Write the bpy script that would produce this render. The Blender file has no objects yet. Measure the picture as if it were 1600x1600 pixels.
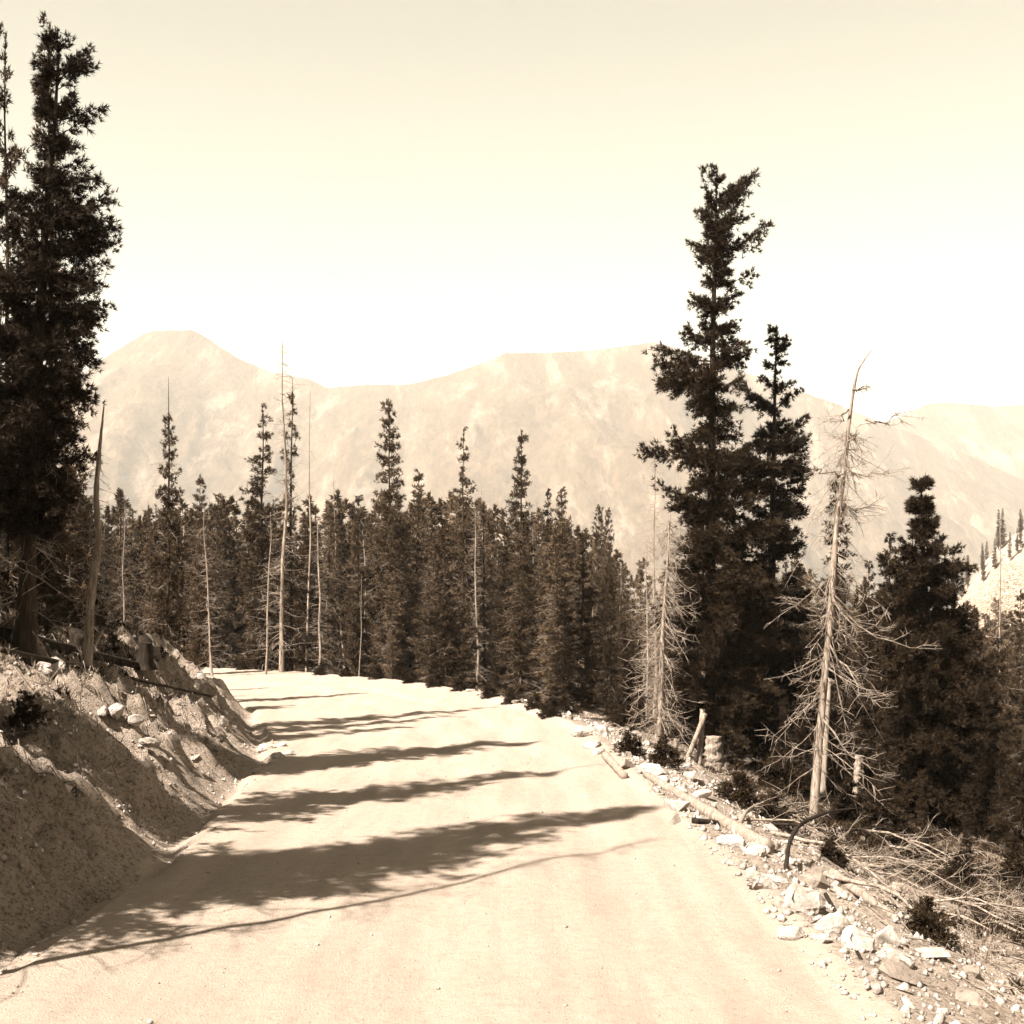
import bpy, bmesh, math, numpy as np
from mathutils import Vector
R = math.radians
sc = bpy.context.scene

# ------------------------------------------------------------------ camera
CAM_H = 2.6; FPX = 2000.0; HOR = 930.0          # eye height, focal length and horizon row on a 1600 px frame
cam_d = bpy.data.cameras.new('camera'); cam = bpy.data.objects.new('camera', cam_d)
sc.collection.objects.link(cam); sc.camera = cam
cam_d.sensor_width = 36; cam_d.sensor_fit = 'HORIZONTAL'; cam_d.lens = 36 * FPX / 1600
cam_d.shift_y = (HOR - 800) / 1600
cam_d.clip_start = .1; cam_d.clip_end = 20000
cam.location = (0, 0, CAM_H); cam.rotation_euler = (R(90), 0, 0)

# ------------------------------------------------------------------ light
SUN_EL = 50.0; SD = np.array([.73, .68]); SD = SD / np.linalg.norm(SD)     # ground direction the shadows fall in
w = bpy.data.worlds.new('World'); sc.world = w; w.use_nodes = True
nt = w.node_tree; bg = nt.nodes['Background']
sky = nt.nodes.new('ShaderNodeTexSky'); sky.sky_type = 'NISHITA'; sky.sun_disc = False
sky.sun_elevation = R(SUN_EL); sky.sun_rotation = math.atan2(-SD[0], -SD[1])
sky.altitude = 3000; sky.air_density = 2.0; sky.dust_density = 0; sky.ozone_density = 3
bw = nt.nodes.new('ShaderNodeRGBToBW'); nt.links.new(sky.outputs[0], bw.inputs[0])
tint = nt.nodes.new('ShaderNodeMix'); tint.data_type = 'RGBA'; tint.blend_type = 'MULTIPLY'; tint.inputs[0].default_value = 1
nt.links.new(bw.outputs[0], tint.inputs[6]); tint.inputs[7].default_value = (.90, .825, .635, 1)
nt.links.new(tint.outputs[2], bg.inputs['Color']); bg.inputs['Strength'].default_value = .05
sl = bpy.data.lights.new('sun', 'SUN'); sl.energy = 5.0; sl.angle = R(.53); sl.color = (1, .955, .88)
so = bpy.data.objects.new('sun', sl); sc.collection.objects.link(so)
so.rotation_euler = Vector((SD[0] * math.cos(R(SUN_EL)), SD[1] * math.cos(R(SUN_EL)), -math.sin(R(SUN_EL)))).to_track_quat('-Z', 'Y').to_euler()
sc.view_settings.view_transform = 'Standard'; sc.view_settings.look = 'None'
sc.view_settings.exposure = 2.4; sc.view_settings.gamma = 1
sc.view_settings.use_curve_mapping = False

# ------------------------------------------------------------------ noise
_tab = np.random.default_rng(7).random((256, 256))
def vn(x, y, seed=0):
    x = np.asarray(x, float) + seed * 17.13; y = np.asarray(y, float) + seed * 31.7
    xi = np.floor(x).astype(np.int64); yi = np.floor(y).astype(np.int64)
    fx = x - xi; fy = y - yi; fx = fx * fx * (3 - 2 * fx); fy = fy * fy * (3 - 2 * fy)
    a = _tab[xi & 255, yi & 255]; b = _tab[(xi + 1) & 255, yi & 255]
    c = _tab[xi & 255, (yi + 1) & 255]; d = _tab[(xi + 1) & 255, (yi + 1) & 255]
    return (a * (1 - fx) + b * fx) * (1 - fy) + (c * (1 - fx) + d * fx) * fy - .5
def fbm(x, y, oct=4, seed=0, gain=.5):
    s = 0; a = 1.
    for o in range(oct):
        s = s + a * vn(x * 2 ** o, y * 2 ** o, seed + o); a *= gain
    return s

# ------------------------------------------------------------------ terrain
LE = np.array([(-3.2, -40), (-3.3, 0), (-3.42, 9.3), (-3.32, 12.7), (-3.55, 16.3), (-3.8, 20), (-4.5, 23.6), (-5.8, 28.9), (-8.4, 34.3), (-12, 37.8), (-17, 40.3), (-40, 47), (-120, 60)], float)
RE = np.array([(2.5, -40), (2.3, 0), (2.05, 9.1), (1.92, 12.4), (1.68, 15.3), (1.47, 19.6), (1.2, 24.2), (.6, 27.5), (-.95, 33.5), (-3.85, 38.8), (-7.5, 42.8), (-12, 45.9), (-18, 48.6), (-40, 54), (-120, 67)], float)
def sdist(P, x, y):
    """signed distance to a polyline, positive on its left-hand side, and the arc length of the nearest point"""
    best = np.full(np.shape(x), 1e18); sg = np.zeros(np.shape(x)); ar = np.zeros(np.shape(x)); acc = 0
    for i in range(len(P) - 1):
        a, b = P[i], P[i + 1]; d = b - a; L = math.hypot(*d)
        t = np.clip(((x - a[0]) * d[0] + (y - a[1]) * d[1]) / L ** 2, 0, 1)
        qx = x - a[0] - t * d[0]; qy = y - a[1] - t * d[1]; D = qx * qx + qy * qy
        m = D < best
        cr = d[0] * (y - a[1]) - d[1] * (x - a[0])
        best = np.where(m, D, best); sg = np.where(m, np.sign(cr), sg); ar = np.where(m, acc + t * L, ar); acc += L
    return np.sqrt(best) * sg, ar
def smooth(a, b, v): t = np.clip((v - a) / (b - a), 0, 1); return t * t * (3 - 2 * t)
def zones(x, y):
    dl, al = sdist(LE, x, y); dr, ar = sdist(RE, x, y)
    return dl, -dr, al - 40, ar - 40
def terrain(x, y, fine=True):
    x = np.asarray(x, float); y = np.asarray(y, float)
    dl, dr, al, ar = zones(x, y)
    near = 1 - smooth(40, 90, np.hypot(x, y))
    # road
    across = np.clip(dl + 5.6, -1, 7)
    rut = lambda c_, w_: np.exp(-((across - c_) / w_) ** 2)
    z = -.022 * (1.3 * rut(1.35 + .1 * vn(al * .15, 1.), .22) + rut(2.75 + .1 * vn(al * .15, 4.), .22) + .7 * rut(4.1, .2)) + .014 * rut(2.05, .3)
    z = z + .020 * fbm(across * 2.2, al * .25, 3, 3) + .010 * fbm(x * 3, y * 3, 3, 9) * near
    z = z + .05 * smooth(-.9, -.15, dl) * (0.4 + vn(al * .8, 2.2, 4))            # windrow of loose gravel by the ditch
    # left bank
    k = np.interp(al, [-60, 0, 18, 28, 38, 50, 80, 140], [1.0, 1.0, 1.02, 1.0, .5, .4, .8, 1.])
    wob = dl * (1 + .22 * fbm(al * .35, 3.3, 3, 5)) + .25 * fbm(al * .9, dl * .6, 3, 6)
    prof = np.interp(wob, [-.2, 0, .12, .22, .5, 1.85, 3.5, 8, 40, 400], [0, 0, -.07, -.05, .15, 1.32, 2.02, 2.9, 8, 60])
    rill = (fbm(al * 3.4 + .5 * dl, dl * .6, 4, 11, .62) * .34 - .10 * np.maximum(fbm(al * 7 + .8 * dl, dl * 1.3, 2, 41), 0)) * smooth(.1, .9, dl) * (1 - .7 * smooth(2.0, 3.5, dl))
    lump = .42 * fbm(x * 1.1, y * 1.1, 4, 13, .55) * smooth(.6, 2.5, dl) + .30 * fbm(x * 3.4, y * 3.4, 5, 15, .72) * smooth(.2, 1, dl) * near
    zl = prof * k + rill * near + lump
    # outer side
    pr = np.interp(dr, [0, .25, .5, .9, 2.2, 4], [0, .05, .02, -.12, -.50, -.62])
    far = np.maximum(dr - 3, 0)
    zr = pr - .05 * np.minimum(far, 90) - .20 * np.clip(x - 3, 0, 150) * smooth(0, 3, dr)
    zr = zr + .35 * fbm(x * .55, y * .55, 4, 21) * smooth(.5, 4, dr) + .13 * fbm(x * 2.4, y * 2.4, 3, 23, .6) * smooth(.1, 1.3, dr) * near
    rr = np.hypot(x, y)
    zr = zr - smooth(95, 900, rr) * 150
    # sunlit hillside across the side valley
    hy = smooth(180, 300, y) * (1 - smooth(520, 1000, y))
    hill = np.clip((x - .335 * y + 4 * vn(y * .02, 1.)), 0, 400) * .62 + 26
    zr = zr + hy * (np.maximum(hill - 26, 0) + 62 * smooth(-30, 30, x - .30 * y))
    return np.where(dl > 0, zl, np.where(dr > 0, zr, z))
def gz(x, y): return float(terrain(np.array([x]), np.array([y]))[0])
def at(px, Y): return (px - 800) / FPX * Y
def hit(px, py, y0=6., y1=120.):
    Y = np.geomspace(y0, y1, 1500); X = (px - 800) / FPX * Y; Z = CAM_H - (py - HOR) / FPX * Y
    d = Z - terrain(X, Y); i = np.argmax(d < 0)
    if d[i] >= 0: i = len(Y) - 1
    return float(X[i]), float(Y[i]), float(terrain(X[i:i + 1], Y[i:i + 1])[0])

# ------------------------------------------------------------------ mesh helpers
class Geo:
    def __init__(s): s.V = []; s.T = []; s.Q = []; s.n = 0
    def add(s, V, T=None, Q=None):
        V = np.asarray(V, float).reshape(-1, 3)
        if T is not None and len(T): s.T.append(np.asarray(T).reshape(-1, 3) + s.n)
        if Q is not None and len(Q): s.Q.append(np.asarray(Q).reshape(-1, 4) + s.n)
        s.V.append(V); s.n += len(V)
    def mesh(s, name, mat, smooth_=False):
        me = bpy.data.meshes.new(name)
        V = np.concatenate(s.V) if s.V else np.zeros((0, 3))
        T = np.concatenate(s.T) if s.T else np.zeros((0, 3), int); Q = np.concatenate(s.Q) if s.Q else np.zeros((0, 4), int)
        me.vertices.add(len(V)); me.vertices.foreach_set('co', V.astype(np.float32).ravel())
        li = np.concatenate([T.ravel(), Q.ravel()]).astype(np.int32)
        me.loops.add(len(li)); me.loops.foreach_set('vertex_index', li)
        st = np.concatenate([np.arange(len(T)) * 3, len(T) * 3 + np.arange(len(Q)) * 4]).astype(np.int32)
        me.polygons.add(len(st)); me.polygons.foreach_set('loop_start', st)
        me.polygons.foreach_set('loop_total', np.concatenate([np.full(len(T), 3), np.full(len(Q), 4)]).astype(np.int32))
        if smooth_: me.polygons.foreach_set('use_smooth', np.ones(len(st), bool))
        me.update(calc_edges=True); me.validate()
        if mat: me.materials.append(mat)
        return me
def nrm(a): return a / np.maximum(np.linalg.norm(a, axis=-1, keepdims=True), 1e-9)
def tubes(g, P, Rd, S=3, cap=False):
    """P (B,M,3) paths, Rd (B,M) radii"""
    B, M, _ = P.shape
    d = nrm(P[:, -1] - P[:, 0]); ref = np.where(np.abs(d[:, 2:3]) > .8, np.array([[1., 0, 0]]), np.array([[0, 0, 1.]]))
    u = nrm(np.cross(d, ref)); v = np.cross(d, u)
    a = np.arange(S) / S * 2 * np.pi
    ring = u[:, None, :] * np.cos(a)[None, :, None] + v[:, None, :] * np.sin(a)[None, :, None]
    V = P[:, :, None, :] + ring[:, None] * (Rd[:, :, None, None] if np.ndim(Rd) == 2 else Rd[..., None])
    idx = np.arange(B * M * S).reshape(B, M, S)
    nx = np.roll(idx, -1, 2)
    Q = np.stack([idx[:, :-1], nx[:, :-1], nx[:, 1:], idx[:, 1:]], -1).reshape(-1, 4)
    T = None; Vv = V.reshape(-1, 3)
    if cap:
        c = np.arange(2 * B) + B * M * S; Vv = np.concatenate([Vv, P[:, 0], P[:, -1]])
        T = []
        for b in range(B):
            for k in range(S):
                T.append((c[b], idx[b, 0, (k + 1) % S], idx[b, 0, k])); T.append((c[B + b], idx[b, -1, k], idx[b, -1, (k + 1) % S]))
        T = np.array(T)
    g.add(Vv, T, Q)
def stem(g, rng, pts, rads, S=9, M=30, rough=.08, cap=True, lobes=0.):
    """one trunk or log through pts with uneven bark"""
    pts = np.array(pts, float); t = np.linspace(0, 1, len(pts)); tt = np.linspace(0, 1, M)
    P = np.stack([np.interp(tt, t, pts[:, i]) for i in range(3)], 1)
    for _ in range(2): P[1:-1] = (P[:-2] + 2 * P[1:-1] + P[2:]) / 4
    r = np.interp(tt, np.linspace(0, 1, len(rads)), rads)
    a = np.arange(S)
    rr = r[:, None] * (1 + rough * rng.standard_normal((M, S)) + rough * 1.2 * rng.standard_normal((1, S)))
    if lobes: rr *= 1 + lobes * (1 - tt[:, None]) ** 10 * (0.5 + np.sin(a * 2 * np.pi / S * 3 + 1))[None]
    tubes(g, P[None], rr[None], S, cap)
    return P
def blades(g, rng, C, D, ln, wd, K=3, spread=.8):
    """small needle sprays: K thin diamond blades from each centre"""
    N = len(C)
    K = K * 2
    for k in range(K):
        d = nrm(D + spread * rng.standard_normal((N, 3))); s = nrm(np.cross(d, rng.standard_normal((N, 3))))
        l = (ln * rng.uniform(.5, 1.3, N))[:, None]; wv = s * (wd * rng.uniform(.6, 1.3, N))[:, None]
        V = np.stack([C + d * l * .12 - wv, C + d * l * .12 + wv, C + d * l], 1)
        g.add(V, np.arange(3 * N).reshape(N, 3))

COL = sc.collection
def link(name, data, parent=None, loc=(0, 0, 0)):
    o = bpy.data.objects.new(name, data); COL.objects.link(o); o.location = loc
    if parent: o.parent = parent
    return o
def tag(o, label=None, cat=None, group=None, kind=None):
    if label: o['label'] = label
    if cat: o['category'] = cat
    if group: o['group'] = group
    if kind: o['kind'] = kind
    return o
def copy_tree(o, loc, rz=0, s=(1, 1, 1), tilt=(0, 0)):
    c = o.copy(); COL.objects.link(c); c.location = loc; c.rotation_euler = (tilt[0], tilt[1], rz); c.scale = s
    for ch in o.children:
        d = ch.copy(); COL.objects.link(d); d.parent = c
        for g in ch.children:
            e = g.copy(); COL.objects.link(e); e.parent = d
    return c

# ------------------------------------------------------------------ materials
def mat(name, build):
    m = bpy.data.materials.new(name); m.use_nodes = True
    n = m.node_tree; b = n.nodes['Principled BSDF']; b.inputs['Roughness'].default_value = .9
    b.inputs['Specular IOR Level'].default_value = .08
    build(n, b); return m
def N(n, t, **k):
    x = n.nodes.new(t)
    for a, v in k.items():
        if a in x.inputs: x.inputs[a].default_value = v
        else: setattr(x, a, v)
    return x
def ramp(n, fac, stops):
    r = n.nodes.new('ShaderNodeValToRGB'); n.links.new(fac, r.inputs[0]); e = r.color_ramp.elements
    while len(e) < len(stops): e.new(.5)
    for i, (p, c) in enumerate(stops): e[i].position = p; e[i].color = (*c, 1)
    return r.outputs[0]
def sep(l, warm=1.0):         # the print's brown tone scale
    l = l * .58; k = warm * (1.55 - 1.7 * min(l * 1.7, .45)); return (l * 1.22, l * (1.22 - .34 * k), l * (1.22 - .60 * k))
def noise(n, scale, det=6, rough=.6, co=None, dist=0):
    x = N(n, 'ShaderNodeTexNoise'); x.inputs['Scale'].default_value = scale; x.inputs['Detail'].default_value = det
    x.inputs['Roughness'].default_value = rough; x.inputs['Distortion'].default_value = dist
    if co is not None: n.links.new(co, x.inputs['Vector'])
    return x.outputs['Fac']
def pos(n, scale=None):
    g = n.nodes.new('ShaderNodeNewGeometry')
    if scale is None: return g.outputs['Position']
    v = n.nodes.new('ShaderNodeVectorMath'); v.operation = 'MULTIPLY'; n.links.new(g.outputs['Position'], v.inputs[0]); v.inputs[1].default_value = scale
    return v.outputs[0]
def obco(n, scale=(1, 1, 1)):
    g = n.nodes.new('ShaderNodeTexCoord')
    v = n.nodes.new('ShaderNodeVectorMath'); v.operation = 'MULTIPLY'; n.links.new(g.outputs['Object'], v.inputs[0]); v.inputs[1].default_value = scale
    return v.outputs[0]
def mixc(n, fac, a, b, mode='MIX'):
    m = n.nodes.new('ShaderNodeMix'); m.data_type = 'RGBA'; m.blend_type = mode
    for s, v in ((0, fac), (6, a), (7, b)):
        if hasattr(v, 'links') or isinstance(v, bpy.types.NodeSocket): n.links.new(v, m.inputs[s])
        elif s == 0: m.inputs[0].default_value = v
        else: m.inputs[s].default_value = (*v, 1)
    return m.outputs[2]
def bump(n, b, h, st, dist):
    x = n.nodes.new('ShaderNodeBump'); x.inputs['Strength'].default_value = st; x.inputs['Distance'].default_value = dist
    n.links.new(h, x.inputs['Height']); n.links.new(x.outputs[0], b.inputs['Normal'])

def b_ground(n, b):
    r = ramp(n, noise(n, .5, 5, .6, pos(n)), [(.3, sep(.38, .8)), (.7, sep(.44, .8))])
    r = mixc(n, .55, r, ramp(n, noise(n, 9, 7, .75, pos(n)), [(.3, sep(.31)), (.5, sep(.41)), (.75, sep(.48))]))
    r = mixc(n, .8, r, ramp(n, noise(n, 42, 3, .6, pos(n)), [(.29, (.3,) * 3), (.37, (1,) * 3)]), 'MULTIPLY')
    r = mixc(n, .5, r, ramp(n, noise(n, .9, 4, .6, pos(n, (3.2, .35, 1)), .4), [(.35, (.70,) * 3), (.6, (1,) * 3)]), 'MULTIPLY')
    c = ramp(n, noise(n, 1.3, 6, .65, pos(n)), [(.34, sep(.20)), (.48, sep(.46)), (.66, sep(.66))])
    c = mixc(n, .6, c, ramp(n, noise(n, 14, 8, .8, pos(n)), [(.38, sep(.05)), (.48, sep(.50)), (.7, sep(.76))]))
    c = mixc(n, .8, c, ramp(n, noise(n, 30, 5, .75, pos(n)), [(.38, (.12,) * 3), (.47, (1,) * 3)]), 'MULTIPLY')
    litter = ramp(n, noise(n, 7, 8, .8, pos(n)), [(.38, sep(.02)), (.55, sep(.11)), (.70, sep(.34))])  # dark litter; on the bank it also paints soil in tree shade
    def att(nm, amp, sc_, lo, hi):
        a = n.nodes.new('ShaderNodeAttribute'); a.attribute_name = nm
        nz = n.nodes.new('ShaderNodeMath'); nz.operation = 'MULTIPLY_ADD'; n.links.new(noise(n, sc_, 6, .75, pos(n)), nz.inputs[0]); nz.inputs[1].default_value = amp; nz.inputs[2].default_value = -amp / 2
        ma = n.nodes.new('ShaderNodeMath'); ma.operation = 'ADD'; n.links.new(a.outputs['Fac'], ma.inputs[0]); n.links.new(nz.outputs[0], ma.inputs[1])
        return ramp(n, ma.outputs[0], [(lo, (0,) * 3), (hi, (1,) * 3)])
    c = mixc(n, att('litter', 1.2, 2.2, .42, .58), c, litter)
    f = att('gravel', 1.1, 3.5, .42, .58)
    n.links.new(mixc(n, f, c, r), b.inputs['Base Color'])
    h = n.nodes.new('ShaderNodeMath'); h.operation = 'ADD'; n.links.new(noise(n, 16, 9, .8, pos(n)), h.inputs[0]); n.links.new(noise(n, 60, 4, .7, pos(n)), h.inputs[1])
    ds = n.nodes.new('ShaderNodeMath'); ds.operation = 'MULTIPLY_ADD'; n.links.new(f, ds.inputs[0]); ds.inputs[1].default_value = -.075; ds.inputs[2].default_value = .10
    x = n.nodes.new('ShaderNodeBump'); x.inputs['Strength'].default_value = .9; n.links.new(ds.outputs[0], x.inputs['Distance']); n.links.new(h.outputs[0], x.inputs['Height']); n.links.new(x.outputs[0], b.inputs['Normal'])
def b_mount(n, b):
    c = ramp(n, noise(n, .0022, 10, .66, pos(n)), [(.36, sep(.11)), (.5, sep(.16)), (.66, sep(.21))])
    st = noise(n, .011, 10, .72, pos(n, (1.5, .3, .55)), .3)
    c = mixc(n, .7, c, ramp(n, st, [(.40, sep(.09)), (.53, sep(.15)), (.62, sep(.33))]))
    fine = noise(n, .08, 8, .8, pos(n, (1.3, .4, .6)))
    c = mixc(n, .5, c, ramp(n, fine, [(.42, (.45,) * 3), (.56, (1.2,) * 3)]), 'MULTIPLY')
    g = n.nodes.new('ShaderNodeNewGeometry'); sx = n.nodes.new('ShaderNodeSeparateXYZ'); n.links.new(g.outputs['Position'], sx.inputs[0])
    ma = n.nodes.new('ShaderNodeMath'); ma.operation = 'MULTIPLY_ADD'; n.links.new(noise(n, .008, 6, .7, pos(n)), ma.inputs[0]); ma.inputs[1].default_value = -420; n.links.new(sx.outputs[2], ma.inputs[2])
    mr = n.nodes.new('ShaderNodeMapRange'); n.links.new(ma.outputs[0], mr.inputs[0]); mr.inputs[1].default_value = -210; mr.inputs[2].default_value = -150; mr.inputs[3].default_value = 1; mr.inputs[4].default_value = 0
    wood = ramp(n, noise(n, .12, 4, .8, pos(n)), [(.4, sep(.03)), (.6, sep(.09))])                # timber on the lowest slopes
    c = mixc(n, mr.outputs[0], c, wood)
    n.links.new(c, b.inputs['Base Color']); bump(n, b, noise(n, .02, 10, .75, pos(n, (1.3, .6, .6))), 1., 22)
def b_fol(l0, l1):
    def f(n, b):
        g = n.nodes.new('ShaderNodeObjectInfo')
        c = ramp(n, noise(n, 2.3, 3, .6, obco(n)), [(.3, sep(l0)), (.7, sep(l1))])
        c = mixc(n, .6, c, ramp(n, noise(n, 26, 2, .6, obco(n)), [(.38, sep(l0 * .6)), (.64, sep(l1 * 1.9))]))  # fine mottling paints bright spray highlights and dark gaps into the needles
        m = n.nodes.new('ShaderNodeMapRange'); n.links.new(g.outputs['Random'], m.inputs[0]); m.inputs[3].default_value = .75; m.inputs[4].default_value = 1.25
        v = n.nodes.new('ShaderNodeVectorMath'); v.operation = 'SCALE'; n.links.new(c, v.inputs[0]); n.links.new(m.outputs[0], v.inputs[3])
        n.links.new(v.outputs[0], b.inputs['Base Color']); b.inputs['Roughness'].default_value = .7; b.inputs['Specular IOR Level'].default_value = .08
    return f
def b_wood(l0, l1, l2, sc_=(9, 9, 1.2)):
    def f(n, b):
        c = ramp(n, noise(n, 3, 7, .7, obco(n, sc_)), [(.3, sep(l0, .75)), (.5, sep(l1, .75)), (.7, sep(l2, .75))])
        n.links.new(c, b.inputs['Base Color']); bump(n, b, noise(n, 4, 7, .7, obco(n, sc_)), .8, .02)
    return f
def b_rock(l0, l1, l2):
    def f(n, b):
        c = ramp(n, noise(n, 3.5, 7, .65, pos(n)), [(.3, sep(l0, .65)), (.5, sep(l1, .65)), (.7, sep(l2, .75))])
        sp = ramp(n, noise(n, 26, 4, .7, pos(n)), [(.36, (.45,) * 3), (.45, (1,) * 3)])
        n.links.new(mixc(n, .7, c, sp, 'MULTIPLY'), b.inputs['Base Color']); bump(n, b, noise(n, 9, 8, .7, pos(n)), .8, .05)
    return f
M = dict(road=mat('gravel_and_soil', b_ground), mount=mat('mountain_rock', b_mount),
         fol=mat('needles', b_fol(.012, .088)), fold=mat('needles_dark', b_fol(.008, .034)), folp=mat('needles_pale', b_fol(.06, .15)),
         bark=mat('bark', b_wood(.012, .035, .08)), dead=mat('weathered_wood', b_wood(.08, .27, .42)), dark=mat('dark_and_shaded_wood', b_wood(.008, .022, .05)),  # bark and dark wood: tree shade on the left bank is darkened into them
         rock=mat('rock', b_rock(.20, .40, .58)), rockd=mat('rock_dark', b_rock(.13, .22, .34)), straw=mat('dry_grass', b_wood(.08, .2, .38)))

# ------------------------------------------------------------------ ground and road
def axis(lo, hi, fine, ratio, start, end):
    a = list(np.arange(lo, hi, fine)); s = fine
    v = a[-1]
    while v < end: s *= ratio; v += s; a.append(v)
    v = a[0]; s = fine; pre = []
    while v > start: s *= ratio; v -= s; pre.append(v)
    return np.array(pre[::-1] + a)
gx = axis(-9.5, 8.5, .075, 1.09, -4000, 4000); gy = axis(7, 28, .08, 1.035, -60, 5000)
GX, GY = np.meshgrid(gx, gy, indexing='ij'); GZ = terrain(GX, GY)
cx = (GX[1:, 1:] + GX[:-1, :-1]) / 2; cy = (GY[1:, 1:] + GY[:-1, :-1]) / 2
cdl, cdr, _, _ = zones(cx, cy)
isroad = (cdl < 0) & (cdr < 0)
idx = np.arange(GX.size).reshape(GX.shape)
Qs = np.stack([idx[:-1, :-1], idx[1:, :-1], idx[1:, 1:], idx[:-1, 1:]], -1)
VV = np.stack([GX, GY, GZ], -1).reshape(-1, 3)
gdl, gdr, _, _ = zones(GX, GY)
litter_shade = np.where(gdl > 0, smooth(.6, 4.5, gdl) * .5 + .24, smooth(1.8, 5, gdr) * .9)  # bank coverage raised to paint in the shade on its soil
litter_shade = np.where(np.hypot(GX, GY) > 170, .45 + .35 * vn(GX * .02, GY * .02), litter_shade).ravel()
grv = np.clip(1 - np.maximum(gdl * 2.4, gdr * 1.5), 0, 1).ravel()
for nm, mask, mt in (('road', isroad, M['road']), ('ground', ~isroad, M['road'])):
    q = Qs[mask]; used, inv = np.unique(q, return_inverse=True)
    g = Geo(); g.add(VV[used], None, inv.reshape(-1, 4)); me = g.mesh(nm, mt, True)
    at_ = me.attributes.new('litter', 'FLOAT', 'POINT'); at_.data.foreach_set('value', litter_shade[used].astype(np.float32))
    ag = me.attributes.new('gravel', 'FLOAT', 'POINT'); ag.data.foreach_set('value', grv[used].astype(np.float32))
    tag(link(nm, me), kind='structure')

# ------------------------------------------------------------------ mountains
def mountain(name, Y0, sky_pts, x0, x1, y0, y1, slope, nx, ny, seed, base=-170):
    px = np.array([p[0] for p in sky_pts], float); py = np.array([p[1] for p in sky_pts], float)
    X = np.linspace(x0, x1, nx); Y = np.linspace(y0, y1, ny); X, Y = np.meshgrid(X, Y, indexing='ij')
    rid = Y0 + 260 * fbm(X / 900, 0 * X + seed, 3, seed)                  # the crest wanders nearer and farther
    hs = CAM_H + (HOR - np.interp(800 + FPX * X / rid, px, py)) / FPX * rid
    d = np.abs(Y - rid)
    wx = X + 120 * fbm(X / 400, Y / 400, 3, seed + 3)
    spur = 1 - 2 * np.abs(fbm(wx / 520, Y / 2600, 3, seed + 5))           # buttresses between gullies
    gul = 1 - 2 * np.abs(fbm(wx / 150, Y / 900, 4, seed + 8, .55))
    near = smooth(0, 420, d)
    z = hs - slope * d * (1.06 - .16 * spur * near) + near * (46 * (spur - .6) + 38 * (gul - .6)) + near * 20 * fbm(X / 60, Y / 60, 4, seed + 12)
    z = z + (2.2 * fbm(X / 55, X * 0 + seed, 4, seed + 17) * (1 - near)) + smooth(0, 60, d) * 3 * fbm(X / 40, Y / 40, 3, seed + 15)
    z = np.maximum(z, base + 20 * fbm(X / 200, Y / 200, 3, seed + 2))
    i = np.arange(X.size).reshape(X.shape); g = Geo()
    g.add(np.stack([X, Y, z], -1), None, np.stack([i[:-1, :-1], i[1:, :-1], i[1:, 1:], i[:-1, 1:]], -1))
    tag(link(name, g.mesh(name, M['mount'], True)), kind='structure')
mountain('mountains', 3000, [(-900, 640), (-300, 700), (60, 620), (120, 588), (180, 548), (225, 522), (240, 517), (300, 516), (320, 526), (370, 558), (420, 580), (485, 592), (512, 606), (575, 600), (640, 600), (700, 585), (750, 568), (790, 551), (850, 551), (930, 547), (980, 540), (1020, 534), (1045, 540), (1120, 565), (1230, 604), (1300, 628), (1400, 668), (1500, 705), (1600, 752), (1800, 850), (2400, 900)],
         -2600, 2600, 1500, 3900, .55, 1000, 420, 31)
mountain('far_mountains', 3700, [(-900, 700), (1100, 700), (1300, 690), (1380, 664), (1410, 648), (1450, 630), (1475, 627), (1530, 633), (1570, 634), (1600, 631), (1700, 620), (2000, 640), (2600, 700)],
         200, 3800, 2800, 4400, .5, 300, 150, 47)

# ------------------------------------------------------------------ trees
def dead_limbs(g, rng, base, az, L, up, r0=.014, tw=5, curl=.25):
    """bare limbs with side twigs; base (B,3)"""
    B = len(L)
    if B == 0: return
    s = np.linspace(0, 1, 6)[None, :, None]
    d = np.stack([np.cos(az), np.sin(az), up], 1)[:, None]
    bend = rng.standard_normal((B, 1, 3)) * curl
    P = base[:, None] + L[:, None, None] * (d * s + bend * s ** 2 * np.array([1, 1, .8]) + rng.standard_normal((B, 6, 3)) * .025 * s)
    rr = (r0 * (.5 + L * .5))[:, None] * np.linspace(1, .25, 6)[None]
    tubes(g, P, rr, 3)
    for k in range(tw):
        f = rng.uniform(.25, .98, B) * 4.99; i0 = f.astype(int); ff = (f - i0)[:, None]
        c = P[np.arange(B), i0] * (1 - ff) + P[np.arange(B), i0 + 1] * ff
        dd = nrm(d[:, 0] * .7 + rng.standard_normal((B, 3)) * .75); l = (L * rng.uniform(.15, .45, B))[:, None]
        s3 = np.linspace(0, 1, 3)
        Pt = c[:, None] + dd[:, None] * l[:, None] * s3[None, :, None] + (rng.standard_normal((B, 1, 3)) * .2 * l[:, None]) * (s3 ** 2)[None, :, None]
        tubes(g, Pt, (r0 * .55 * (.5 + L * .5))[:, None] * np.array([[1, .7, .3]]), 3)

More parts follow.
